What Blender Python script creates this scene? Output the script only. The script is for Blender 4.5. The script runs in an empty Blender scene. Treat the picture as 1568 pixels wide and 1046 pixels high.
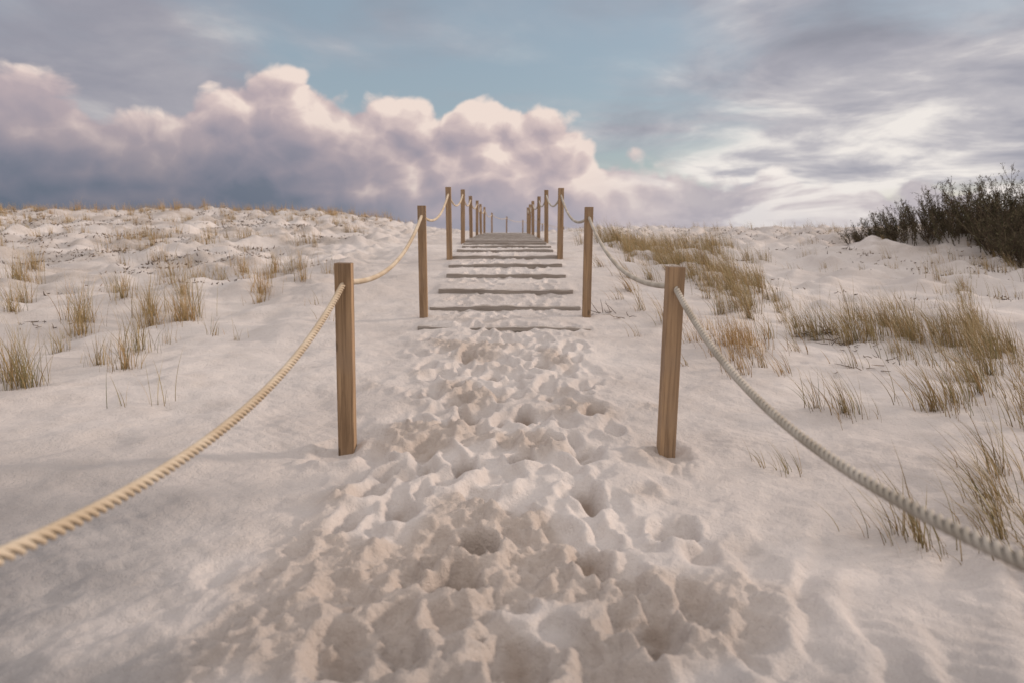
import bpy, math, random
import numpy as np
from mathutils import Vector, Matrix
random.seed(7); rng=np.random.default_rng(11)
S=bpy.context.scene
S.view_settings.view_transform='Standard'
try: S.view_settings.look='None'
except: pass
S.view_settings.exposure=0
CZ=1.10   # eye height; all terrain heights below are relative to it
D2R=math.radians
# ------------------------------------------------------------------ numpy noise
_perm=rng.permutation(256); _perm=np.concatenate([_perm,_perm])
_ang=rng.random(256)*2*np.pi; _gx=np.cos(_ang); _gy=np.sin(_ang)
def perlin(x,y):
    xi=np.floor(x).astype(np.int64); yi=np.floor(y).astype(np.int64)
    xf=x-xi; yf=y-yi
    u=xf*xf*xf*(xf*(xf*6-15)+10); v=yf*yf*yf*(yf*(yf*6-15)+10)
    def g(ix,iy,dx,dy):
        h=_perm[_perm[ix&255]+(iy&255)]
        return _gx[h]*dx+_gy[h]*dy
    a=g(xi,yi,xf,yf); b=g(xi+1,yi,xf-1,yf); c=g(xi,yi+1,xf,yf-1); d=g(xi+1,yi+1,xf-1,yf-1)
    return (a*(1-u)+b*u)*(1-v)+(c*(1-u)+d*u)*v
def fbm(x,y,o=4,r=.5):
    s=0;a=1
    for i in range(o):
        s=s+a*perlin(x*2**i+i*17.3,y*2**i-i*9.1); a*=r
    return s
def sst(a,b,x):
    t=np.clip((x-a)/(b-a),0,1); return t*t*(3-2*t)
# ------------------------------------------------------------------ terrain
_ty=np.arange(-60,4000,.25)
def table(pts,sm=5):
    p=np.array(pts,float); z=np.interp(_ty,p[:,0],p[:,1])
    k=np.exp(-np.linspace(-2,2,sm*2+1)**2); k/=k.sum()
    return np.convolve(np.pad(z,sm,mode='edge'),k,'valid')
TL=table([(-60,-1.3),(0,-1.12),(4,-1.03),(6,-.93),(9,-.62),(13,-.2),(18,.16),(24,.62),(28,.72),(34,.3),(45,-.2),(80,-1.5),(200,-6),(3000,-6)])
TR=table([(-60,-1.3),(0,-1.12),(4,-1.06),(6,-.98),(9,-.8),(13,-.47),(18,-.2),(24,.0),(28,.06),(36,0),(50,-.25),(80,-1.2),(200,-6),(3000,-6)])
steps=[(6.15,-.865),(7.05,-.775),(7.8,-.665),(8.7,-.545),(9.35,-.445),(10.05,-.36),(11.0,-.295),(11.9,-.25),(12.8,-.215)]
TC=table([(-60,-1.3),(0,-1.14),(3.3,-1.083),(6.1,-.90),(7.05,-.80),(7.8,-.70),(8.7,-.58),(9.3,-.48),(10,-.40),(11,-.325),(11.9,-.28),(12.8,-.245),(13.6,-.235),(20,-.15),(27,-.11),(40,-.1),(50,-.16),(80,-1.2),(200,-6),(3000,-6)],2)
def stair(y):
    z=np.interp(y,_ty,TC)
    for i,(a,t) in enumerate(steps):
        b,tn=(steps[i+1] if i+1<len(steps) else (13.6,-.20))
        m=(y>=a+.05)&(y<b+.05)
        f=np.clip((y-a-.05)/(b-a),0,1)
        z=np.where(m,(t+.006)*(1-f)+(tn-.034)*f,z)
    return z
def base(x,y):
    zc=np.interp(y,_ty,TC)
    ins=sst(.86,.74,np.abs(x+.02))
    zc=zc*(1-ins)+stair(y)*ins
    zc=zc-.07*sst(12.9,13.4,y)*sst(27,25,y)*sst(1.0,.8,np.abs(x))
    zl=np.interp(y,_ty,TL); zr=np.interp(y,_ty,TR)
    ya=np.clip(y,0,60)
    wl=sst(0,1,(-x-.95)/(1.6+.2*ya)); wr=sst(0,1,(x-.95)/(1.6+.15*ya))
    z=zc*(1-wl-wr)+zl*wl+zr*wr
    z=z+.38*np.exp(-((x-11.0)/3.8)**2-((y-14.3)/2.8)**2)
    out=sst(.9,2.6,np.abs(x))
    far=sst(0,9,y)
    z=z+out*(.10*perlin(x*.33+5,y*.33)*(.3+far)+.12*far*fbm(x*.9,y*.8+3,3)+.025*fbm(x*2.2,y*1.6+9,2))
    # hummocks held by the marram
    z=z+.26*sst(6.5,11,y)*out*np.clip(fbm(x*1.3+31,y*1.1,3),0,1)
    z=z+.06*sst(6,9,y)*out*sst(-1,1,-x)*fbm(x*3.1+8,y*2.6,3,.55)
    return z
ys=list(np.arange(-8,1.1,.09)); y=1.1
while y<14: ys.append(y); y+=max(.0080,.0040*y)
while y<42: ys.append(y); y+=.0065*y
while y<3500: ys.append(y); y*=1.07
ys=[-3000,-800,-200,-60,-25,-14]+ys; ys=np.array(ys)
xp=list(np.arange(0,1.5,.0095)); x=1.5; d=.0095
while x<32: xp.append(x); x+=d; d*=1.0148
while x<3500: xp.append(x); x*=1.15
xp=np.array(xp); xs=np.concatenate([-xp[:0:-1],xp])
X,Y=np.meshgrid(xs,ys); nx=len(xs); ny=len(ys)
Z=base(X,Y)
# trampled track mask
cx=-.03+.10*perlin(Y*.5+3,Y*0+.5)
hw=.62+.16*perlin(Y*.9,Y*0+7.7)
edge=.24*fbm(X*2.4+3,Y*2.4,3)
track=sst(.40,-.12,np.abs(X-cx)-hw+edge)*sst(7.2,5.6,Y)*sst(-9,-6,Y)
# loose churned sand: layer T is trampled print after print
wx=X+.05*fbm(X*5,Y*5+40,2); wy=Y+.05*fbm(X*5+70,Y*5,2)
T=.040*fbm(wx*3.0,wy*2.6,3,.5)+.012*fbm(wx*9,wy*8+5,3,.5)
damp=np.zeros_like(Z)
def dent(px,py,a,b,th,D,R,seed,A=None):
    r0=3.0*max(a,b)
    i0,i1=np.searchsorted(ys,[py-r0,py+r0]); j0,j1=np.searchsorted(xs,[px-r0,px+r0])
    if i1<=i0 or j1<=j0: return
    xx=X[i0:i1,j0:j1]; yy=Y[i0:i1,j0:j1]
    w=.024*fbm(xx*11+seed,yy*11,4,.58); w2=.024*fbm(xx*11,yy*11+seed*1.7,4,.58)
    dx=xx-px+w; dy=yy-py+w2
    u=dx*math.cos(th)+dy*math.sin(th); s=-dx*math.sin(th)+dy*math.cos(th)
    bb=b*(1-.18*s/a)
    r=np.sqrt((u/bb)**2+(s/a)**2)
    wgt=np.exp(-(r/1.06)**4.2)
    sub=T[i0:i1,j0:j1]
    floor=-D*(1-.35*np.clip(s/a,-1,1))+.2*sub
    rim=R*np.exp(-((r-1.40)/.32)**2)*(1+1.5*fbm(xx*8+seed*3,yy*8,3,.55))*(1-.6*np.clip(s/a,-1,1))
    # a rim is only pushed up where the sand is not already high
    rim=rim*np.clip(1-sub/.035,0.1,1)
    T[i0:i1,j0:j1]=sub*(1-wgt)+floor*wgt+rim
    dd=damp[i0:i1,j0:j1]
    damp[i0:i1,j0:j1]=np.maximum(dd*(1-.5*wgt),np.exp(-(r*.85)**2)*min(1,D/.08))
fp=[]
for i in range(430):
    py=random.uniform(.2,6.3); px=-.02+random.gauss(0,.34)
    if abs(px)>.85: continue
    sc=random.uniform(.72,1.15)
    fp.append((px,py,.122*sc,.050*sc*random.uniform(.8,1.3),random.gauss(0,.4),random.uniform(.014,.055),random.uniform(.006,.016),i*1.37))
for f in fp: dent(*f)
key=[(-.16,2.0,.10,.07,-.3,.12,.036),(-.11,2.24,.085,.064,.2,.20,.036),(.66,2.36,.11,.062,-.5,.06,.018),(.27,2.14,.11,.055,.1,.08,.022),
(-.2,3.05,.11,.055,.2,.09,.02),(.07,3.15,.10,.055,-.2,.09,.02),(-.23,3.75,.12,.055,.1,.085,.02),(.1,3.78,.12,.055,0,.09,.02),(.5,3.85,.12,.055,-.2,.08,.02),
(.33,2.7,.14,.055,.1,.075,.02),(-.42,2.55,.13,.06,.2,.06,.02),(.42,1.75,.13,.06,-.2,.07,.022),(.02,1.62,.12,.07,.1,.07,.024),(-.45,1.65,.13,.07,.3,.06,.022),
(-.1,4.6,.12,.055,.1,.07,.016),(.25,4.9,.12,.055,-.1,.07,.016),(-.3,5.2,.12,.055,.1,.06,.016)]
for i,k in enumerate(key): dent(*k,seed=i*3.3+1)
# loose sand cannot stand in peaks: settle it
T=np.where(T>0,.034*np.tanh(T/.034),T)
def blur(A,n):
    for _ in range(n):
        B_=A.copy(); B_[1:-1]=.25*A[:-2]+.5*A[1:-1]+.25*A[2:]; A=B_.copy(); A[:,1:-1]=.25*B_[:,:-2]+.5*B_[:,1:-1]+.25*B_[:,2:]
    return A
T=blur(T,1)
# crumbly lumps around the fresh deep prints
patch=sst(.02,.36,fbm(X*1.9+11,Y*1.9+2,2)+.85*np.exp(-((X+.2)/.38)**2-((Y-2.0)/.45)**2)+.24*sst(2.5,1.4,Y))
lump=np.clip(fbm(wx*13+50,wy*13,3,.6)+.1,0,1)
lump2=np.clip(fbm(wx*27+5,wy*27,2,.6)+.02,0,1)
Z+=track*(T+patch*(.032*np.tanh(lump*1.8)/1.4+.024*lump2)+.0045*fbm(X*24,Y*24,2,.6))
Z+=.025*track
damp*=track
T=np.zeros_like(Z)
for sx in (-.81,.80): dent(sx-.03,3.27,.16,.11,0,.03,.012,sx*9)
dent(.62,2.36,.11,.065,-.5,.06,.016,5.5); dent(-.72,2.9,.11,.055,.3,.015,.005,8.1); dent(-.95,2.1,.11,.055,.3,.013,.005,9.1)
for i in range(120):
    py=random.uniform(6.2,12.6); px=random.uniform(-.65,.6)
    dent(px,py,.12,.06,random.gauss(0,.3),random.uniform(.012,.030),.007,i*2.1)
Z+=T
# wind ripples on the smooth sand
sm=1-track
ph=(X*.75+Y*1.0)*2*np.pi/.085+5.5*fbm(X*1.3,Y*1.3,2)
Z+=sm*.0018*np.sin(ph)*sst(-.05,.35,fbm(X*1.1+77,Y*1.1,2))*sst(9,3,Y)
ph2=(X*.95-Y*.55)*1.0+.13*fbm(X*2.2+1,Y*2.2,3)
t=np.mod(ph2/.20,1.0); saw=np.where(t<.70,t/.70,(1-t)/.30); saw=saw*saw*(3-2*saw)
Z+=.034*saw*sst(.38,.72,X)*sst(2.8,1.9,Y)*sst(-1,.5,Y)*np.clip(.7+1.2*fbm(X*2,Y*2,2),0,1.3)*sst(3,1.8,X)
Z+=sm*.018*fbm(X*4+3,Y*5.5,5,.55)*sst(14,4,Y)
Z+=sm*.045*fbm(X*1.3-Y*.2+4,Y*1.5,3,.5)*sst(.7,1.5,np.abs(X))
lw=sst(-.5,-1.1,X+.25*fbm(X*1.3,Y*1.3+5,2))*sst(2.8,1.7,Y)
Z+=lw*.018*fbm(X*8+3,Y*10,3,.55)
# drifts of sand, lee tongues
Z+=sm*sst(3,7,Y)*.045*fbm(X*.9-Y*.5,Y*3.1,3,.5)*sst(60,30,Y)*sst(.9,1.6,np.abs(X))
Z+=CZ
def gz(px,py):
    px=np.asarray(px,float); py=np.asarray(py,float)
    j=np.clip(np.searchsorted(xs,px)-1,0,nx-2); i=np.clip(np.searchsorted(ys,py)-1,0,ny-2)
    u=(px-xs[j])/(xs[j+1]-xs[j]); w=(py-ys[i])/(ys[i+1]-ys[i])
    return (Z[i,j]*(1-u)+Z[i,j+1]*u)*(1-w)+(Z[i+1,j]*(1-u)+Z[i+1,j+1]*u)*w
def mesh_np(name,co,faces,nv,mats=(),attrs=None,smooth=True):
    me=bpy.data.meshes.new(name)
    co=np.asarray(co,np.float32); faces=np.asarray(faces,np.int32)
    me.vertices.add(len(co)); me.vertices.foreach_set('co',co.ravel())
    me.loops.add(faces.size); me.loops.foreach_set('vertex_index',faces.ravel())
    me.polygons.add(len(faces)); me.polygons.foreach_set('loop_start',np.arange(0,faces.size,nv,dtype=np.int32))
    try: me.polygons.foreach_set('loop_total',np.full(len(faces),nv,dtype=np.int32))
    except Exception: pass
    me.update(calc_edges=True)
    me.polygons.foreach_set('use_smooth',np.full(len(faces),smooth,dtype=bool))
    for k,a in (attrs or {}).items():
        at=me.attributes.new(k,'FLOAT','POINT'); at.data.foreach_set('value',np.asarray(a,np.float32).ravel())
    for m in mats: me.materials.append(m)
    ob=bpy.data.objects.new(name,me); S.collection.objects.link(ob); return ob
# ------------------------------------------------------------------ node helper
class NT:
    def __init__(s,nt): s.nt=nt; nt.nodes.clear()
    def n(s,t,**kw):
        nd=s.nt.nodes.new(t)
        for k,v in kw.items(): setattr(nd,k,v)
        return nd
    def l(s,a,b): s.nt.links.new(a,b)
    def put(s,sock,v):
        if isinstance(v,bpy.types.NodeSocket): s.l(v,sock)
        elif v is not None:
            if isinstance(v,(tuple,list)) and sock.type=='RGBA' and len(v)==3: v=(*v,1)
            sock.default_value=v
    def m(s,op,a,b=None,c=None,clamp=False):
        nd=s.n('ShaderNodeMath',operation=op,use_clamp=clamp)
        for i,v in enumerate((a,b,c)):
            if v is not None: s.put(nd.inputs[i],v)
        return nd.outputs[0]
    def vm(s,op,a,b=None):
        nd=s.n('ShaderNodeVectorMath',operation=op); s.put(nd.inputs[0],a)
        if b is not None: s.put(nd.inputs[1],b)
        return nd.outputs[0]
    def ss(s,x,a,b,lo=0.,hi=1.):
        nd=s.n('ShaderNodeMapRange',interpolation_type='SMOOTHSTEP'); s.put(nd.inputs[0],x)
        for i,v in enumerate((a,b,lo,hi)): s.put(nd.inputs[i+1],v)
        return nd.outputs[0]
    def mix(s,f,a,b,bt='MIX'):
        nd=s.n('ShaderNodeMix',data_type='RGBA',blend_type=bt); s.put(nd.inputs[0],f); s.put(nd.inputs[6],a); s.put(nd.inputs[7],b); return nd.outputs[2]
    def noise(s,vec,scale,detail=4,rough=.5,dist=0,lac=2.):
        nd=s.n('ShaderNodeTexNoise'); s.put(nd.inputs['Vector'],vec)
        for k,v in (('Scale',scale),('Detail',detail),('Roughness',rough),('Distortion',dist),('Lacunarity',lac)): nd.inputs[k].default_value=v
        return nd.outputs[0]
    def vor(s,vec,scale,detail=0,rough=.5):
        nd=s.n('ShaderNodeTexVoronoi',feature='F1'); s.put(nd.inputs['Vector'],vec)
        nd.inputs['Scale'].default_value=scale
        nd.inputs['Detail'].default_value=detail; nd.inputs['Roughness'].default_value=rough
        return nd.outputs['Distance']
    def ramp(s,x,stops,interp='LINEAR'):
        nd=s.n('ShaderNodeValToRGB'); cr=nd.color_ramp; cr.interpolation=interp
        while len(cr.elements)<len(stops): cr.elements.new(.5)
        for e,(p,c) in zip(cr.elements,stops): e.position=p; e.color=(*c,1)
        s.put(nd.inputs[0],x); return nd.outputs[0]
    def attr(s,name):
        nd=s.n('ShaderNodeAttribute',attribute_name=name); return nd.outputs['Fac']
def newmat(name):
    m=bpy.data.materials.new(name); m.use_nodes=True; N=NT(m.node_tree)
    o=N.n('ShaderNodeOutputMaterial'); b=N.n('ShaderNodeBsdfPrincipled'); N.l(b.outputs[0],o.inputs[0])
    b.inputs['Roughness'].default_value=.85
    try: b.inputs['Specular IOR Level'].default_value=.2
    except: pass
    return m,N,b
def bump(N,b,h,strength,dist):
    nd=N.n('ShaderNodeBump'); nd.inputs['Strength'].default_value=strength; nd.inputs['Distance'].default_value=dist
    N.l(h,nd.inputs['Height']); N.l(nd.outputs[0],b.inputs['Normal'])
# ------------------------------------------------------------------ sand
msand,N,b=newmat('sand')
co=N.n('ShaderNodeNewGeometry').outputs['Position']
a=N.noise(co,.55,3,.55); c2=N.noise(co,3.2,4,.6); g=N.noise(co,420,1,.6); g2=N.noise(co,60,3,.7)
col=N.mix(N.ss(a,.35,.65),(.535,.485,.46),(.625,.575,.55))
col=N.mix(N.m('MULTIPLY',N.ss(c2,.45,.75),.38),col,(.43,.38,.35))
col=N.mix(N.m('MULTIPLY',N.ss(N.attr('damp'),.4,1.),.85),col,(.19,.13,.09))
col=N.mix(N.m('MULTIPLY',N.attr('churn'),.55),col,(.40,.325,.27))
col=N.mix(N.m('MULTIPLY',N.ss(g,.56,.75),.35),col,(.22,.18,.16))
col=N.mix(N.m('MULTIPLY',N.m('MULTIPLY',N.attr('vignette'),N.ss(c2,.25,.6,.6,1.)),.80),col,(.17,.17,.18))  # lens vignette painted into the sand colour, mottled by noise
# dark litter flecks on the grassy slopes
la=N.attr('litter'); pn=N.noise(co,1.3,3,.6)
fl=N.vor(co,34); fm=N.m('MULTIPLY',N.ss(fl,.26,.12),N.m('MULTIPLY',N.ss(pn,.47,.6),la))
col=N.mix(N.m('MULTIPLY',N.m('MULTIPLY',N.ss(pn,.42,.65),la),.5),col,(.29,.24,.20))
col=N.mix(N.m('MULTIPLY',fm,.85),col,(.10,.075,.055))
N.l(col,b.inputs['Base Color']); b.inputs['Roughness'].default_value=.95
hh=N.m('ADD',N.m('MULTIPLY',g,.18),N.m('MULTIPLY',g2,.8)); hh=N.m('ADD',hh,N.m('MULTIPLY',N.noise(co,22,4,.62),1.0))
bump(N,b,hh,.75,.014)
ii=np.arange(ny*nx).reshape(ny,nx)
F=np.stack([ii[:-1,:-1],ii[:-1,1:],ii[1:,1:],ii[1:,:-1]],-1).reshape(-1,4)
lit=sst(6,10,Y)*sst(1.4,3.4,-X)+.8*sst(10,13,Y)*sst(5,8,X)
vignette=np.maximum(sst(.1,1.1,-X-.35-.35*(Y-1.6)+.5*fbm(X*1.2+9,Y*1.2,3))*sst(4,1.5,Y), .5*sst(2.2,1.2,Y+.3*fbm(X*1.7,Y*1.7+30,3)))  # painted vignette mask: left foreground corner and the band nearest the camera
ground=mesh_np('sand_dune_ground',np.stack([X,Y,Z],-1).reshape(-1,3),F,4,[msand],{'damp':damp,'churn':track*patch,'litter':np.clip(lit,0,1),'vignette':vignette})
# ------------------------------------------------------------------ wood
def woodmat(name,dark,light,grey,axis=2,sand=0):
    m,N,b=newmat(name)
    oi=N.n('ShaderNodeObjectInfo'); tc=N.n('ShaderNodeTexCoord').outputs['Object']
    off=N.n('ShaderNodeCombineXYZ'); N.l(N.m('MULTIPLY',oi.outputs['Random'],40.),off.inputs[0]); N.l(N.m('MULTIPLY',oi.outputs['Random'],17.),off.inputs[2])
    v=N.vm('ADD',tc,off.outputs[0])
    sc=[34,34,34]; sc[axis]=1.6
    n1=N.noise(N.vm('MULTIPLY',v,tuple(sc)),1,5,.62,.6); sc2=[120,120,120]; sc2[axis]=3
    n2=N.noise(N.vm('MULTIPLY',v,tuple(sc2)),1,3,.6)
    n3=N.noise(v,5,3,.5)
    col=N.mix(N.ss(n1,.3,.72),dark,light)
    col=N.mix(N.m('MULTIPLY',N.ss(n3,.4,.7),.5),col,grey)
    col=N.mix(N.m('MULTIPLY',N.ss(n2,.55,.72),.55),col,tuple(x*.45 for x in dark))
    sk=[9,9,9]; sk[axis]=3.2
    k=N.vor(N.vm('MULTIPLY',v,tuple(sk)),1)
    col=N.mix(N.m('MULTIPLY',N.ss(k,.13,.05),.75),col,tuple(x*.3 for x in dark))
    col=N.mix(N.m('MULTIPLY',oi.outputs['Random'],.25),col,grey)
    if sand:
        nz=N.n('ShaderNodeNewGeometry').outputs['Normal']; sp=N.n('ShaderNodeSeparateXYZ'); N.l(nz,sp.inputs[0])
        s=N.m('MULTIPLY',N.ss(sp.outputs[2],.6,.95),N.ss(N.noise(v,7,5,.65),.43,.54))
        col=N.mix(N.m('MULTIPLY',s,sand),col,(.5,.45,.42))
    N.l(col,b.inputs['Base Color']); b.inputs['Roughness'].default_value=.75
    bump(N,b,N.m('ADD',n1,n2),.5,.003)
    return m
mpost=woodmat('post_wood',(.19,.12,.07),(.42,.28,.165),(.28,.20,.14))
mstep=woodmat('step_wood',(.20,.165,.14),(.36,.31,.27),(.33,.30,.28),0,.9)
mend,N,b=newmat('end_grain')
co=N.n('ShaderNodeTexCoord').outputs['Object']
w=N.n('ShaderNodeTexWave',wave_type='RINGS',rings_direction='Z'); w.inputs['Scale'].default_value=34; w.inputs['Distortion'].default_value=2.5; w.inputs['Detail'].default_value=3
N.l(N.vm('ADD',co,(.03,.025,0)),w.inputs[0])
N.l(N.mix(w.outputs['Fac'],(.12,.08,.055),(.25,.175,.12)),b.inputs['Base Color'])
def ropemat(name,a1,a2):
    m,N,b=newmat(name)
    co=N.n('ShaderNodeTexCoord').outputs['Object']
    n=N.noise(co,300,3,.7); n0=N.noise(co,6,3,.5)
    col=N.mix(N.ss(n0,.35,.65),a1,a2); col=N.mix(N.m('MULTIPLY',N.ss(n,.5,.75),.5),col,tuple(x*.5 for x in a1))
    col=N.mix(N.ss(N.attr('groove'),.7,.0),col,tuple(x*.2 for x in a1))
    N.l(col,b.inputs['Base Color']); b.inputs['Roughness'].default_value=.9
    bump(N,b,n,.6,.002); return m
mrope=ropemat('rope_fibre',(.48,.385,.28),(.58,.495,.39)); mrope_shade=ropemat('rope_fibre_shaded',(.36,.32,.27),(.47,.43,.38))  # second is the same rope, greyed to paint in its shaded side
import bmesh
def boxmesh(name,sx,sy,z0,z1,bev,mats,topmat=False):
    bm=bmesh.new(); bmesh.ops.create_cube(bm,size=1)
    for v in bm.verts:
        v.co.x*=sx; v.co.y*=sy; v.co.z=z0 if v.co.z<0 else z1
    bmesh.ops.bevel(bm,geom=list(bm.edges),offset=bev,segments=2,profile=.6,affect='EDGES')
    if topmat:
        for f in bm.faces:
            if f.normal.z>.9: f.material_index=1
    me=bpy.data.meshes.new(name); bm.to_mesh(me); bm.free()
    for m in mats: me.materials.append(m)
    return me
# ------------------------------------------------------------------ rope geometry
def rope_obj(name,pts,mat,R=.0135,pitch=.085,spt=10,sides=7):
    P=np.array(pts); seg=np.linalg.norm(np.diff(P,axis=0),axis=1); s=np.concatenate([[0],np.cumsum(seg)]); L=s[-1]
    n=int(L/pitch*spt)+2; q=np.linspace(0,L,n)
    C=np.stack([np.interp(q,s,P[:,k]) for k in range(3)],1)
    T=np.gradient(C,axis=0); T/=np.linalg.norm(T,axis=1)[:,None]
    up=np.array([0,0,1.]); A=np.cross(T,up); A/=np.linalg.norm(A,axis=1)[:,None]; B=np.cross(A,T)
    co=[];fa=[];ga=[];off=0
    rs=R*.52; ro=R*.60
    for k in range(3):
        ph=-2*np.pi*q/pitch+k*2*np.pi/3
        rad=(np.cos(ph)[:,None]*A+np.sin(ph)[:,None]*B)
        ctr=C+ro*rad
        th=np.linspace(0,2*np.pi,sides,endpoint=False)
        ring=ctr[:,None,:]+rs*(np.cos(th)[None,:,None]*A[:,None,:]+np.sin(th)[None,:,None]*B[:,None,:])
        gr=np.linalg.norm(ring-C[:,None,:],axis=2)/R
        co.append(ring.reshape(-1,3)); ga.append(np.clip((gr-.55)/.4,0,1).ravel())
        i=np.arange(n-1)[:,None]*sides; j=np.arange(sides)[None,:]; j2=(j+1)%sides
        fa.append(np.stack([i+j,i+j2,i+sides+j2,i+sides+j],-1).reshape(-1,4)+off); off+=n*sides
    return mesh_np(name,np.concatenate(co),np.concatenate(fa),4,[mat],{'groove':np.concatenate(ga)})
def sagline(a,b,sag,n=60):
    a=np.array(a);b=np.array(b);t=np.linspace(0,1,n)[:,None]
    p=a*(1-t)+b*t; p[:,2]-=(4*sag*t*(1-t))[:,0]; return p
# posts: base x, y, top height rel eye, lean x (top offset)
Lp=[(-.80,0,-.16,0),(-.805,3.33,-.150,.018),(-.815,6.68,.243,.0),(-.83,10.0,.625,-.004),(-.845,13.35,.79,.01),(-.85,16.6,.83,-.01),(-.855,20,.87,.012),(-.865,23.3,.90,-.01),(-.855,26.6,.92,.01),(-.72,34,.90,0),(0.0,41,.86,.01),(1.15,49,.80,0),(3.0,58,.66,0),(5.6,68,.45,.02)]
Rp=[(.80,0,-.16,0),(.80,3.30,-.168,.014),(.79,6.72,.232,.008),(.78,10.05,.615,.006),(.77,13.35,.78,-.008),(.765,16.6,.82,.01),(.765,20,.86,-.01),(.775,23.3,.89,.012),(.815,26.6,.90,0),(1.35,35,.72,0),(2.4,43,.6,.01),(4.1,52,.5,0),(6.6,62,.38,0),(9.6,72,.25,0)]
for si,row in enumerate((Lp,Rp)):
    e=bpy.data.objects.new('rope_fence' if si==0 else 'rope_fence.001',None); S.collection.objects.link(e)
    att=[]
    for i,(px,py,top,lean) in enumerate(row):
        g=float(gz(px,py)); zt=top+CZ; h=zt-g
        me=boxmesh('post_%d'%(i+1),.079,.079,-.35,h,.0035,[mpost,mend],True)
        ob=bpy.data.objects.new('post_%d'%(i+1),me); S.collection.objects.link(ob); ob.parent=e
        ob.location=(px,py,g); ob.rotation_euler=(random.gauss(0,.006),lean/max(h,.3),random.gauss(0,.04))
        att.append((px+lean*.9,py,zt-.092))
    for i in range(len(att)-1):
        sag=.30 if i==0 else (.18 if i<9 else .12)
        near=i<2
        r=rope_obj('rope_%d'%(i+1),sagline(att[i],att[i+1],sag*random.uniform(.93,1.07) if i>0 else sag),(mrope,mrope_shade)[si],pitch=.075 if i<4 else .11,spt=12 if near else (8 if i<4 else 4),sides=9 if near else 5)
        r.parent=e
# ------------------------------------------------------------------ steps and boardwalk
e=bpy.data.objects.new('wooden_steps',None); S.collection.objects.link(e)
wd=[1.58,1.57,1.54,1.52,1.55,1.55,1.54,1.54,1.54]
for i,(sy,st) in enumerate(steps):
    me=boxmesh('step_%d'%(i+1),wd[i],.13 if i else .10,-.075,0,.009,[mstep])
    bm=bmesh.new(); bm.from_mesh(me)
    bmesh.ops.subdivide_edges(bm,edges=[q for q in bm.edges if abs(q.verts[0].co.x-q.verts[1].co.x)>.5],cuts=24)
    for v in bm.verts:
        v.co.z+=.006*math.sin(v.co.x*5+i*2)+.003*math.sin(v.co.x*23+i); v.co.y+=.005*math.sin(v.co.x*7+i*3)
    bm.to_mesh(me); bm.free()
    ob=bpy.data.objects.new('step_%d'%(i+1),me); S.collection.objects.link(ob); ob.parent=e
    ob.location=(-.015+random.gauss(0,.012),sy+.06,st+CZ+(.006 if i else .002)); ob.rotation_euler=(0,random.gauss(0,.006),random.gauss(0,.012))
for sx in (-.775,.75):
    for k,(i0,i1) in enumerate(((1,3),(3,6),(6,8))):
        (ya,za),(yb,zb)=steps[i0],steps[i1]
        L=math.hypot(yb-ya,zb-za)
        me=boxmesh('stringer',.045,L+.1,-.07,.0,.004,[mstep]); ob=bpy.data.objects.new('stringer_%d_%s'%(k+1,'l' if sx<0 else 'r'),me); S.collection.objects.link(ob); ob.parent=e
        ob.location=(sx,(ya+yb)/2+.05,(za+zb)/2+CZ-.04); ob.rotation_euler=(math.atan2(zb-za,yb-ya),0,0)
e=bpy.data.objects.new('boardwalk',None); S.collection.objects.link(e)
y=13.55; k=0
pm=boxmesh('plank_mesh',1.56,.135,-.03,0,.004,[mstep])
while y<27:
    ob=bpy.data.objects.new('plank_%d'%(k+1),pm); S.collection.objects.link(ob); ob.parent=e
    z=float(np.interp(y,[13.5,20,27],[-.185,-.10,-.06]))+CZ
    ob.location=(-.04+random.gauss(0,.012),y,z+random.gauss(0,.003)); ob.rotation_euler=(0,random.gauss(0,.003),random.gauss(0,.004))
    y+=.15; k+=1
# ------------------------------------------------------------------ grass
BL=[]
def tuft(x,y,n,h,spread=.07,lean=(-.35,.05),jit=.35,warm=.3):
    sl=random.uniform(.6,1.4)
    for _ in range(n):
        r=abs(random.gauss(0,spread)); a=random.uniform(0,2*math.pi)
        bx=x+r*math.cos(a); by=y+r*math.sin(a)*.8
        lx=lean[0]*sl+random.gauss(0,jit)+.12*(bx-x)/max(spread,.01); ly=lean[1]+random.gauss(0,jit)
        BL.append((bx,by,lx,ly,h*random.uniform(.3,1.2),random.uniform(.3,1.7),random.uniform(.0022,.0046),random.random(),min(1,max(0,random.gauss(warm,.25)))))
for (x,y,n,h,w) in [(-3.25,4.5,140,.46,.3),(-3.4,4.62,60,.38,.5),(-4.05,6.5,140,.44,.5),(-3.9,6.2,90,.34,.5),(-3.4,6.5,130,.42,.6),(-3.05,6.45,120,.40,.8),(-3.2,6.8,130,.52,.35),(-3.6,6.9,90,.4,.4),
  (-2.95,5.4,80,.38,.3),(-2.8,4.95,80,.30,.6),(-3.1,5.1,45,.26,.4),(-2.12,4.05,11,.34,.1),(-2.28,3.95,8,.28,.1),(-2.8,7.8,100,.34,.8),(-2.7,7.5,60,.24,.8),(-2.5,8.4,50,.25,.7),(-2.3,8.9,40,.25,.7),
  (-6.1,8.6,110,.4,.5),(-5.3,7.5,70,.34,.5),(-4.6,8.1,70,.32,.5),(-6.6,9.6,90,.38,.5),(-2.35,5.9,9,.2,.3),(-2.6,6.0,14,.22,.3),(-2.9,5.8,18,.2,.5),(-3.7,5.6,45,.3,.3),(-5.0,6.9,80,.36,.4),(-4.4,5.6,60,.36,.3),(-1.75,6.6,8,.16,.5),(-2.0,7.1,10,.18,.6),
  (-3.6,7.6,70,.3,.6),(-4.1,7.3,70,.3,.5),(-3.1,9.0,50,.3,.7),(-3.6,9.4,60,.3,.8),(-5.7,6.6,60,.34,.4)]:
    tuft(x,y,n,h,.055+.0004*n,(-.10,.1),.38,w)
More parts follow.
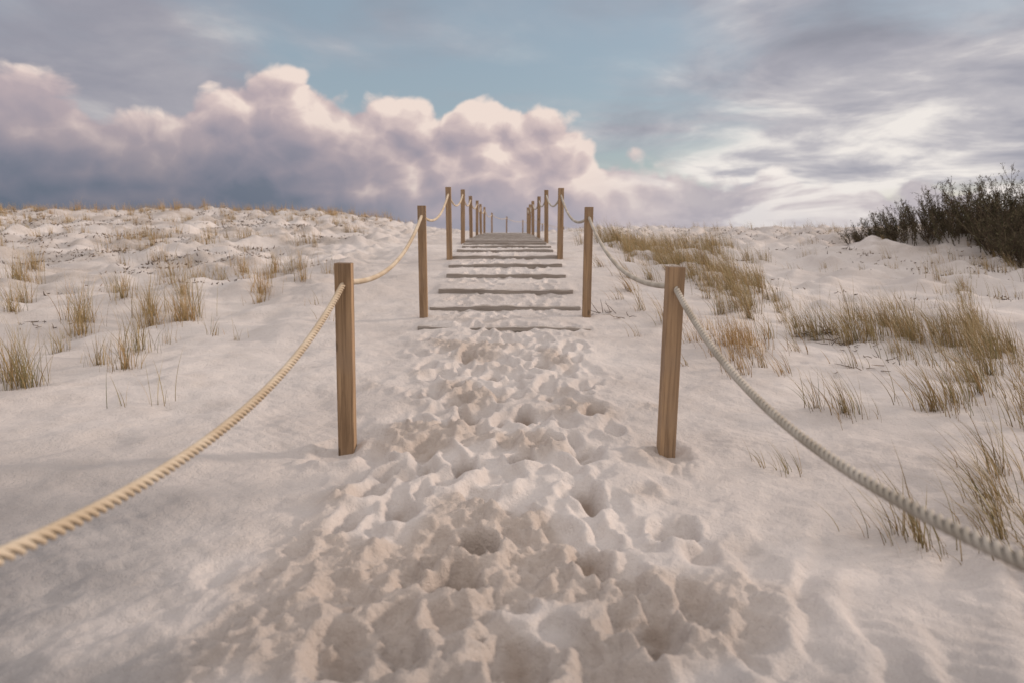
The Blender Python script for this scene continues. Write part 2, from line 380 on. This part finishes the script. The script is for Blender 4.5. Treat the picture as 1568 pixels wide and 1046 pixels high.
def clus(n,f,nb,h,warm,lean,jit=.3,sp=(.05,.13)):
    k=0;tr=0
    while k<n and tr<n*30:
        tr+=1; p=f()
        if p is None: continue
        hh=random.uniform(*h); tuft(p[0],p[1],int(random.uniform(*nb)*(.5+.5*hh/h[1])),hh,random.uniform(*sp),lean,jit,warm); k+=1
def farL():
    y=random.uniform(8.5,29); x=-random.uniform(1.8+.1*y,1.05*y)
    if perlin(np.array([x*.45+9]),np.array([y*.35]))[0]<-.02: return None
    return x,y
clus(440,farL,(20,44),(.12,.36),.6,(-.15,0),.34)
clus(400,lambda:(-random.uniform(3.8,26),random.gauss(26,1.9)),(18,36),(.16,.46),.9,(-.15,0))
def r1():
    t=random.random(); y=13.5-6*t+random.gauss(0,.35); x=1.9+1.0*t+random.gauss(0,.30)+(.6*random.random() if y>9 else 0)
    return (x,y) if x>1.25 else None
clus(140,r1,(28,76),(.16,.50),.45,(-.7,.1),.29)
clus(80,lambda:(random.uniform(1.9,4.5),random.uniform(11.5,14.5)),(35,60),(.2,.46),.45,(-.6,.1),.27)
def r2():
    t=random.random(); return 2.9+1.5*t+random.gauss(0,.30),6.9-1.8*t+random.gauss(0,.35)
clus(50,r2,(24,76),(.16,.46),.42,(-.8,.1),.29)
clus(26,lambda:(4.1+random.gauss(0,.4),random.uniform(5.0,6.9)),(26,70),(.2,.46),.42,(-.8,.1),.29)
clus(24,lambda:(1.75+random.gauss(0,.16),5.7+random.gauss(0,.45)),(20,42),(.22,.38),1.0,(-.6,.1),.3)
def r4():
    y=random.uniform(7,22); x=random.uniform(2.2,.95*y)
    if perlin(np.array([x*.5+3]),np.array([y*.4+20]))[0]<.05: return None
    return x,y
clus(130,r4,(12,34),(.10,.32),.5,(-.6,.1),.3)
clus(150,lambda:(random.uniform(2.5,22),random.gauss(26.5,1.8)),(10,26),(.14,.42),.6,(-.4,.1),.28)
clus(90,lambda:(random.gauss(9.3,1.7),random.gauss(10.8,1.1)),(16,40),(.12,.34),.5,(-.5,.1),.28)
for (x,y,n,h,w) in [(1.9,4.95,40,.32,.6),(2.0,4.8,30,.24,.8),(1.97,3.85,80,.30,.4),(1.85,3.95,30,.25,.4),(2.55,3.95,100,.36,.5),(2.75,4.05,80,.34,.4),(3.0,4.2,80,.38,.4),(1.48,2.28,75,.32,.4),(1.42,2.35,24,.28,.4),(1.30,3.02,16,.2,.35),(1.22,3.1,10,.15,.4),
   (1.90,2.5,60,.36,.4),(2.02,2.65,65,.38,.4),(2.2,2.9,55,.38,.45),(1.78,2.1,60,.34,.35),(1.92,2.1,60,.36,.35),(1.80,2.32,40,.30,.4),(2.9,3.6,80,.42,.45),(3.15,3.9,90,.42,.45),(2.35,5.4,26,.27,.5),(1.35,5.0,10,.2,.7),(2.6,5.0,24,.26,.5),(2.3,5.9,40,.32,.5),(2.75,6.3,60,.36,.4),(3.3,4.7,90,.42,.45),(3.55,4.9,90,.42,.45),(3.6,4.4,90,.42,.45),(1.5,6.4,40,.32,.6),(1.4,7.0,30,.3,.5),
   (1.45,8.0,60,.3,.7),(1.3,9.4,40,.3,.6),(1.6,8.9,60,.32,.6),(1.25,7.5,20,.22,.7),(1.15,5.9,10,.2,.6)]:
    tuft(x,y,n,h,.05+.0006*n,(-1.0,.12),.29,w)
B=np.array(BL); nb=len(B); K=6
tt=np.linspace(0,1,K)
bz=gz(B[:,0],B[:,1])-.01
L=B[:,4]; cur=B[:,5]
dirx=B[:,2][:,None]*(.3+tt[None]*cur[:,None]); diry=B[:,3][:,None]*(.3+tt[None]*cur[:,None])
nrm=np.sqrt(dirx**2+diry**2+1)
stp=L[:,None]/(K-1)
PX=B[:,0][:,None]+np.concatenate([np.zeros((nb,1)),np.cumsum((dirx/nrm*stp)[:,:-1],1)],1)
PY=B[:,1][:,None]+np.concatenate([np.zeros((nb,1)),np.cumsum((diry/nrm*stp)[:,:-1],1)],1)
PZ=bz[:,None]+np.concatenate([np.zeros((nb,1)),np.cumsum((1/nrm*stp)[:,:-1],1)],1)
wa=rng.random(nb)*np.pi; wdist=1+.035*np.clip(B[:,1],0,30)
W=(B[:,6]*wdist)[:,None]*(1-tt[None]**1.6*.93)
ox=np.cos(wa)[:,None]*W*.5; oy=np.sin(wa)[:,None]*W*.5
V=np.stack([np.stack([PX-ox,PY-oy,PZ],-1),np.stack([PX+ox,PY+oy,PZ],-1)],2).reshape(-1,3)
bi=(np.arange(nb)*K*2)[:,None]+(np.arange(K-1)*2)[None]
F=np.stack([bi,bi+1,bi+3,bi+2],-1).reshape(-1,4)
mg,N,b=newmat('grass_blade')
t=N.attr('t'); r=N.attr('rnd'); w=N.attr('warm')
c=N.ramp(r,[(0,(.12,.125,.06)),(.4,(.22,.205,.10)),(.75,(.38,.31,.16)),(1,(.15,.125,.07))])
cw=N.ramp(r,[(0,(.36,.20,.08)),(.5,(.50,.34,.17)),(1,(.30,.18,.09))])
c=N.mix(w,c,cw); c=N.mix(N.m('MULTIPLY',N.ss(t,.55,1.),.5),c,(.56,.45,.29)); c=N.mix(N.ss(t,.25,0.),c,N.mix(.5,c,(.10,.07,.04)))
N.l(c,b.inputs['Base Color']); b.inputs['Roughness'].default_value=.6
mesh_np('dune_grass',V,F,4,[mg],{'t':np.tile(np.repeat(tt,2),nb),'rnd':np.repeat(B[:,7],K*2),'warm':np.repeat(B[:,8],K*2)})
# ------------------------------------------------------------------ dead plant litter
cs=[];fs=[];rr=[];off=0
def twig(p,d,l,w):
    global off
    d=Vector(d).normalized(); s=d.cross(Vector((random.gauss(0,1),random.gauss(0,1),random.gauss(0,1)))).normalized(); u=d.cross(s)
    p=Vector(p); mid=p+d*l*.5+s*l*random.uniform(-.12,.12)+u*l*random.uniform(-.1,.1); q=p+d*l
    base_=off
    for c,ww in ((p,w),(mid,w*.75),(q,w*.3)):
        for k in range(3):
            an=k*2.0944; cs.append(tuple(c+s*math.cos(an)*ww*.5+u*math.sin(an)*ww*.5))
    for sgm in range(2):
        for k in range(3):
            k2=(k+1)%3; fs.append((base_+sgm*3+k,base_+sgm*3+k2,base_+sgm*3+3+k2,base_+sgm*3+3+k))
    rr.extend([random.random()]*9); off+=9
n=0
while n<3600:
    if random.random()<.75:
        y=random.uniform(8,27); x=-random.uniform(1.8+.08*y,1.0*y)
    else:
        y=random.uniform(8,24); x=random.uniform(1.8+.05*y,1.0*y)
        if y<14 and x<6 and random.random()<.7: continue
    if perlin(np.array([x*.7+2]),np.array([y*.5+4]))[0]<.05: continue
    g=float(gz(x,y))
    for _ in range(random.randint(1,4)):
        l=random.uniform(.012,.045)*(1+.04*y)
        twig((x+random.gauss(0,.09),y+random.gauss(0,.09),g+.004),(random.gauss(0,1),random.gauss(0,1),abs(random.gauss(.4,.6))),l,random.uniform(.006,.014)*(1+.06*y))
    n+=1
for (x,y,k,l) in [(2.95,6.3,46,.16),(3.05,5.9,20,.12),(2.6,4.9,6,.16),(1.02,6.75,16,.18),(-4.3,6.3,14,.12),(2.9,5.2,8,.12)]:
    for _ in range(k):
        xx=x+random.gauss(0,.10); yy=y+random.gauss(0,.08); twig((xx,yy,float(gz(xx,yy))+.01),(random.gauss(-.3,1),random.gauss(0,1),random.uniform(0,.6)),random.uniform(.3,1)*l,.008)
mt,N,b=newmat('dead_twig')
N.l(N.ramp(N.attr('rnd'),[(0,(.06,.044,.034)),(.6,(.13,.095,.07)),(1,(.26,.19,.13))]),b.inputs['Base Color'])
mesh_np('twig_litter',cs,fs,4,[mt],{'rnd':rr})
# ------------------------------------------------------------------ shrubs
ms,N,b=newmat('shrub_leaf')
N.l(N.ramp(N.attr('rnd'),[(0,(.065,.046,.035)),(.45,(.11,.082,.056)),(.7,(.09,.09,.048)),(1,(.22,.17,.11))]),b.inputs['Base Color'])
def shrub(name,x,y,rx,ry,h,ns):
    global cs,fs,rr,off
    cs=[];fs=[];rr=[];off=0
    for _ in range(ns):
        a=random.uniform(0,2*math.pi); r=math.sqrt(random.random())
        bx=x+rx*r*math.cos(a); by=y+ry*r*math.sin(a); bz_=float(gz(bx,by))-.03
        hh=h*(1-.35*r*r)*random.uniform(.55,1.15)
        lean=Vector((math.cos(a)*r*.45-.15+random.gauss(0,.20),math.sin(a)*r*.45+random.gauss(0,.20),1)).normalized()
        p=Vector((bx,by,bz_)); twig(p,lean,hh,.018)
        for k in range(17):
            t=random.uniform(.08,1.0); q=p+lean*hh*t
            d=(lean*1.0+Vector((random.gauss(0,.55),random.gauss(0,.55),random.gauss(.2,.3)))).normalized()
            l=random.uniform(.10,.28)*(1.15-.5*t); twig(q,d,l,.008)
            for _l in range(6):
                c=q+d*l*random.random()+Vector((random.gauss(0,.02),random.gauss(0,.02),random.gauss(0,.02)))
                s=random.uniform(.006,.016); u1=(d*1.5+Vector((random.gauss(0,1),random.gauss(0,1),random.gauss(0,1)))).normalized(); u2=u1.cross(Vector((random.random(),random.random(),random.random()+.1))).normalized()
                for vv in (c-u1*s*1.6,c+u2*s*.5,c+u1*s*1.6,c-u2*s*.5): cs.append(tuple(vv))
                fs.append((off,off+1,off+2,off+3)); rr.extend([random.random()]*4); off+=4
    mesh_np(name,cs,fs,4,[ms],{'rnd':rr},smooth=False)
SH=[(8.3,13.9,.8,.7,.80,65),(9.1,13.4,.9,.8,1.10,105),(10.1,13.5,1.0,.8,1.25,110),(9.2,12.0,.8,.7,1.05,95),(10.0,11.8,1.0,.9,1.10,115),(8.7,10.8,.7,.6,.80,75),(11.0,12.8,1.2,1.0,1.2,110),(9.5,10.3,.9,.7,.90,95),(7.6,14.3,.5,.4,.42,24),(8.3,9.7,.6,.5,.55,55),(12.6,14.0,1.4,1.1,1.3,80)]
for i,a in enumerate(SH): shrub('shrub' if i==0 else 'shrub.%03d'%i,*a)
# ------------------------------------------------------------------ sky
SUN_EL=15; SUN_AZ=75   # degrees clockwise from +Y (view direction)
W=bpy.data.worlds.new('sky'); S.world=W; W.use_nodes=True
try: W.cycles.sampling_method='MANUAL'; W.cycles.sample_map_resolution=256
except Exception as ex: print(ex)
N=NT(W.node_tree)
tc=N.n('ShaderNodeTexCoord').outputs['Generated']; dirn=N.vm('NORMALIZE',tc)
sep=N.n('ShaderNodeSeparateXYZ'); N.l(dirn,sep.inputs[0]); dx,dy,dz=sep.outputs
az=N.m('MULTIPLY',N.m('ARCTAN2',dx,dy),57.2958); el=N.m('MULTIPLY',N.m('ARCSINE',dz),57.2958)
tops=[(-180,8),(-90,12),(-50,12.5),(-35.4,12.0),(-30.8,10.8),(-27.4,9.8),(-22.5,11.3),(-18.3,12.6),(-14.5,11.8),(-11,11.0),(-8.2,12.0),(-4.9,10.7),(0,11.6),(4,9.6),(9.2,7.9),(13.3,6.3),(21,5.2),(27.9,4.4),(36,4.2),(90,5),(180,8)]
fc=N.n('ShaderNodeFloatCurve'); cv=fc.mapping.curves[0]
P=[(a/360+.5,e_/20) for a,e_ in tops]
cv.points[0].location=P[0]; cv.points[1].location=P[-1]
for p in P[1:-1]: cv.points.new(*p)
fc.mapping.update(); N.l(N.m('ADD',N.m('DIVIDE',az,360.),.5),fc.inputs['Value'])
top=N.m('MULTIPLY',fc.outputs[0],20.)
pv=N.vm('MULTIPLY',dirn,(1,1,1.3))
def puff(v):
    n1=N.noise(v,6,7,.55,.2)
    v1=N.vor(v,14,1,.5); v1=N.m('MULTIPLY',v1,v1)
    return N.m('ADD',n1,N.m('MULTIPLY',N.m('SUBTRACT',.35,v1),.22))
wn=N.n('ShaderNodeTexNoise'); N.l(pv,wn.inputs['Vector']); wn.inputs['Scale'].default_value=10; wn.inputs['Detail'].default_value=3
wo=N.vm('SCALE',N.vm('SUBTRACT',wn.outputs['Color'],(.5,.5,.5))); wo.node.inputs['Scale'].default_value=.06
pw=N.vm('ADD',pv,wo)
p0=puff(pw); p1=puff(N.vm('ADD',pw,(.014,-.002,.026)))
hgt=N.m('ADD',top,N.m('MULTIPLY',N.m('SUBTRACT',p0,.54),8.5))
dlt=N.m('SUBTRACT',hgt,el)
mask1=N.ss(dlt,-.15,.8)
L=N.m('MULTIPLY',N.m('SUBTRACT',p0,p1),3.1)
azl=N.ss(az,-34,8)
tt_=N.m('SUBTRACT',N.m('DIVIDE',dlt,N.m('ADD',10.5,N.m('MULTIPLY',azl,7.))),N.m('MULTIPLY',L,.55))
tt_=N.m('ADD',tt_,N.m('MULTIPLY',N.m('SUBTRACT',1.,azl),.10))
cR=N.ramp(tt_,[(0,(.86,.72,.65)),(.14,(.67,.545,.525)),(.34,(.48,.40,.425)),(.6,(.37,.33,.38)),(.85,(.28,.275,.335)),(1,(.21,.23,.285))])
lowL=N.m('MULTIPLY',N.ss(el,10,0),N.ss(az,2,-28))
cR=N.mix(N.m('MULTIPLY',lowL,.80),cR,(.11,.14,.19))
# right of the stair the bank thins into pale mauve layers with bright gaps
nl=N.noise(N.vm('MULTIPLY',dirn,(6,6,17)),1,6,.58,.5)
band=N.ramp(nl,[(.36,(.40,.38,.43)),(.47,(.58,.53,.55)),(.57,(.95,.90,.85))])
cR=N.mix(N.m('MULTIPLY',N.ss(az,4,18),.8),cR,band)
lowC=N.m('MULTIPLY',N.ss(el,6,-1),N.ss(az,-22,6))
cR=N.mix(N.m('MULTIPLY',lowC,.40),cR,(.48,.455,.50))
# high layer, perspective plane
dn=N.m('ADD',N.m('MAXIMUM',dz,0.),.16)
cb=N.n('ShaderNodeCombineXYZ'); N.l(N.m('DIVIDE',dx,dn),cb.inputs[0]); N.l(N.m('MULTIPLY',N.m('DIVIDE',dy,dn),1.0),cb.inputs[1])
n2=N.noise(cb.outputs[0],.85,6,.52,.3); n3=N.noise(N.vm('ADD',cb.outputs[0],(7,3,1)),1.7,7,.56,.3)
cov=N.m('ADD',N.ss(az,2,24,0,.26),N.ss(az,-12,-28,0,.26))
cov=N.m('ADD',cov,N.ss(el,20,40,0,.3))
mask2=N.ss(N.m('ADD',n2,cov),.45,.74)
br=N.m('ADD',N.m('MULTIPLY',N.m('SUBTRACT',n3,.5),2.3),N.ss(el,14,4,.36,.66))
c2=N.ramp(br,[(0,(.29,.295,.345)),(.35,(.39,.385,.435)),(.6,(.52,.50,.53)),(.9,(.86,.81,.77))])
c2=N.mix(N.ss(az,-10,-28),c2,N.mix(.65,c2,(.29,.29,.345)))
c2=N.mix(N.ss(el,22,42),c2,(1.0,.95,.94))
c2=N.mix(N.ss(dy,.1,-.5),c2,(.96,.88,.83))
sky=N.n('ShaderNodeTexSky',sky_type='NISHITA'); sky.sun_disc=False; sky.sun_elevation=D2R(SUN_EL); sky.sun_rotation=D2R(SUN_AZ)
sky.air_density=1.; sky.dust_density=2.; sky.ozone_density=1.5
bg=N.n('ShaderNodeBackground'); N.l(sky.outputs[0],bg.inputs[0]); bg.inputs[1].default_value=.12
b2=N.n('ShaderNodeBackground'); N.l(c2,b2.inputs[0]); b1=N.n('ShaderNodeBackground'); N.l(cR,b1.inputs[0])
veil=N.n('ShaderNodeBackground'); veil.inputs[0].default_value=(.43,.51,.57,1)
def mixs(f,a,b_):
    m=N.n('ShaderNodeMixShader'); N.put(m.inputs[0],f); N.l(a,m.inputs[1]); N.l(b_,m.inputs[2]); return m.outputs[0]
s=mixs(.48,bg.outputs[0],veil.outputs[0]); s=mixs(mask2,s,b2.outputs[0]); s=mixs(mask1,s,b1.outputs[0])
o=N.n('ShaderNodeOutputWorld'); N.l(s,o.inputs[0])
# ------------------------------------------------------------------ sun (low, veiled by thin cloud)
sd=bpy.data.lights.new('sun','SUN'); sd.energy=2.5; sd.angle=D2R(6); sd.color=(1,.82,.68)
so=bpy.data.objects.new('sun',sd); S.collection.objects.link(so)
v=Vector((math.sin(D2R(SUN_AZ))*math.cos(D2R(SUN_EL)),math.cos(D2R(SUN_AZ))*math.cos(D2R(SUN_EL)),math.sin(D2R(SUN_EL))))
so.rotation_euler=(-v).to_track_quat('-Z','Y').to_euler(); so.location=v*50
# ------------------------------------------------------------------ camera
cd=bpy.data.cameras.new('camera'); cd.lens=24; cd.sensor_width=36; cd.clip_end=8000; cd.clip_start=.05
cd.dof.use_dof=True; cd.dof.focus_distance=4.6; cd.dof.aperture_fstop=2.2
co_=bpy.data.objects.new('camera',cd); S.collection.objects.link(co_); co_.location=(0,0,CZ)
co_.rotation_euler=(D2R(90-9.13),0,D2R(-.45)); S.camera=co_
print('verts',len(ground.data.vertices),'blades',nb)
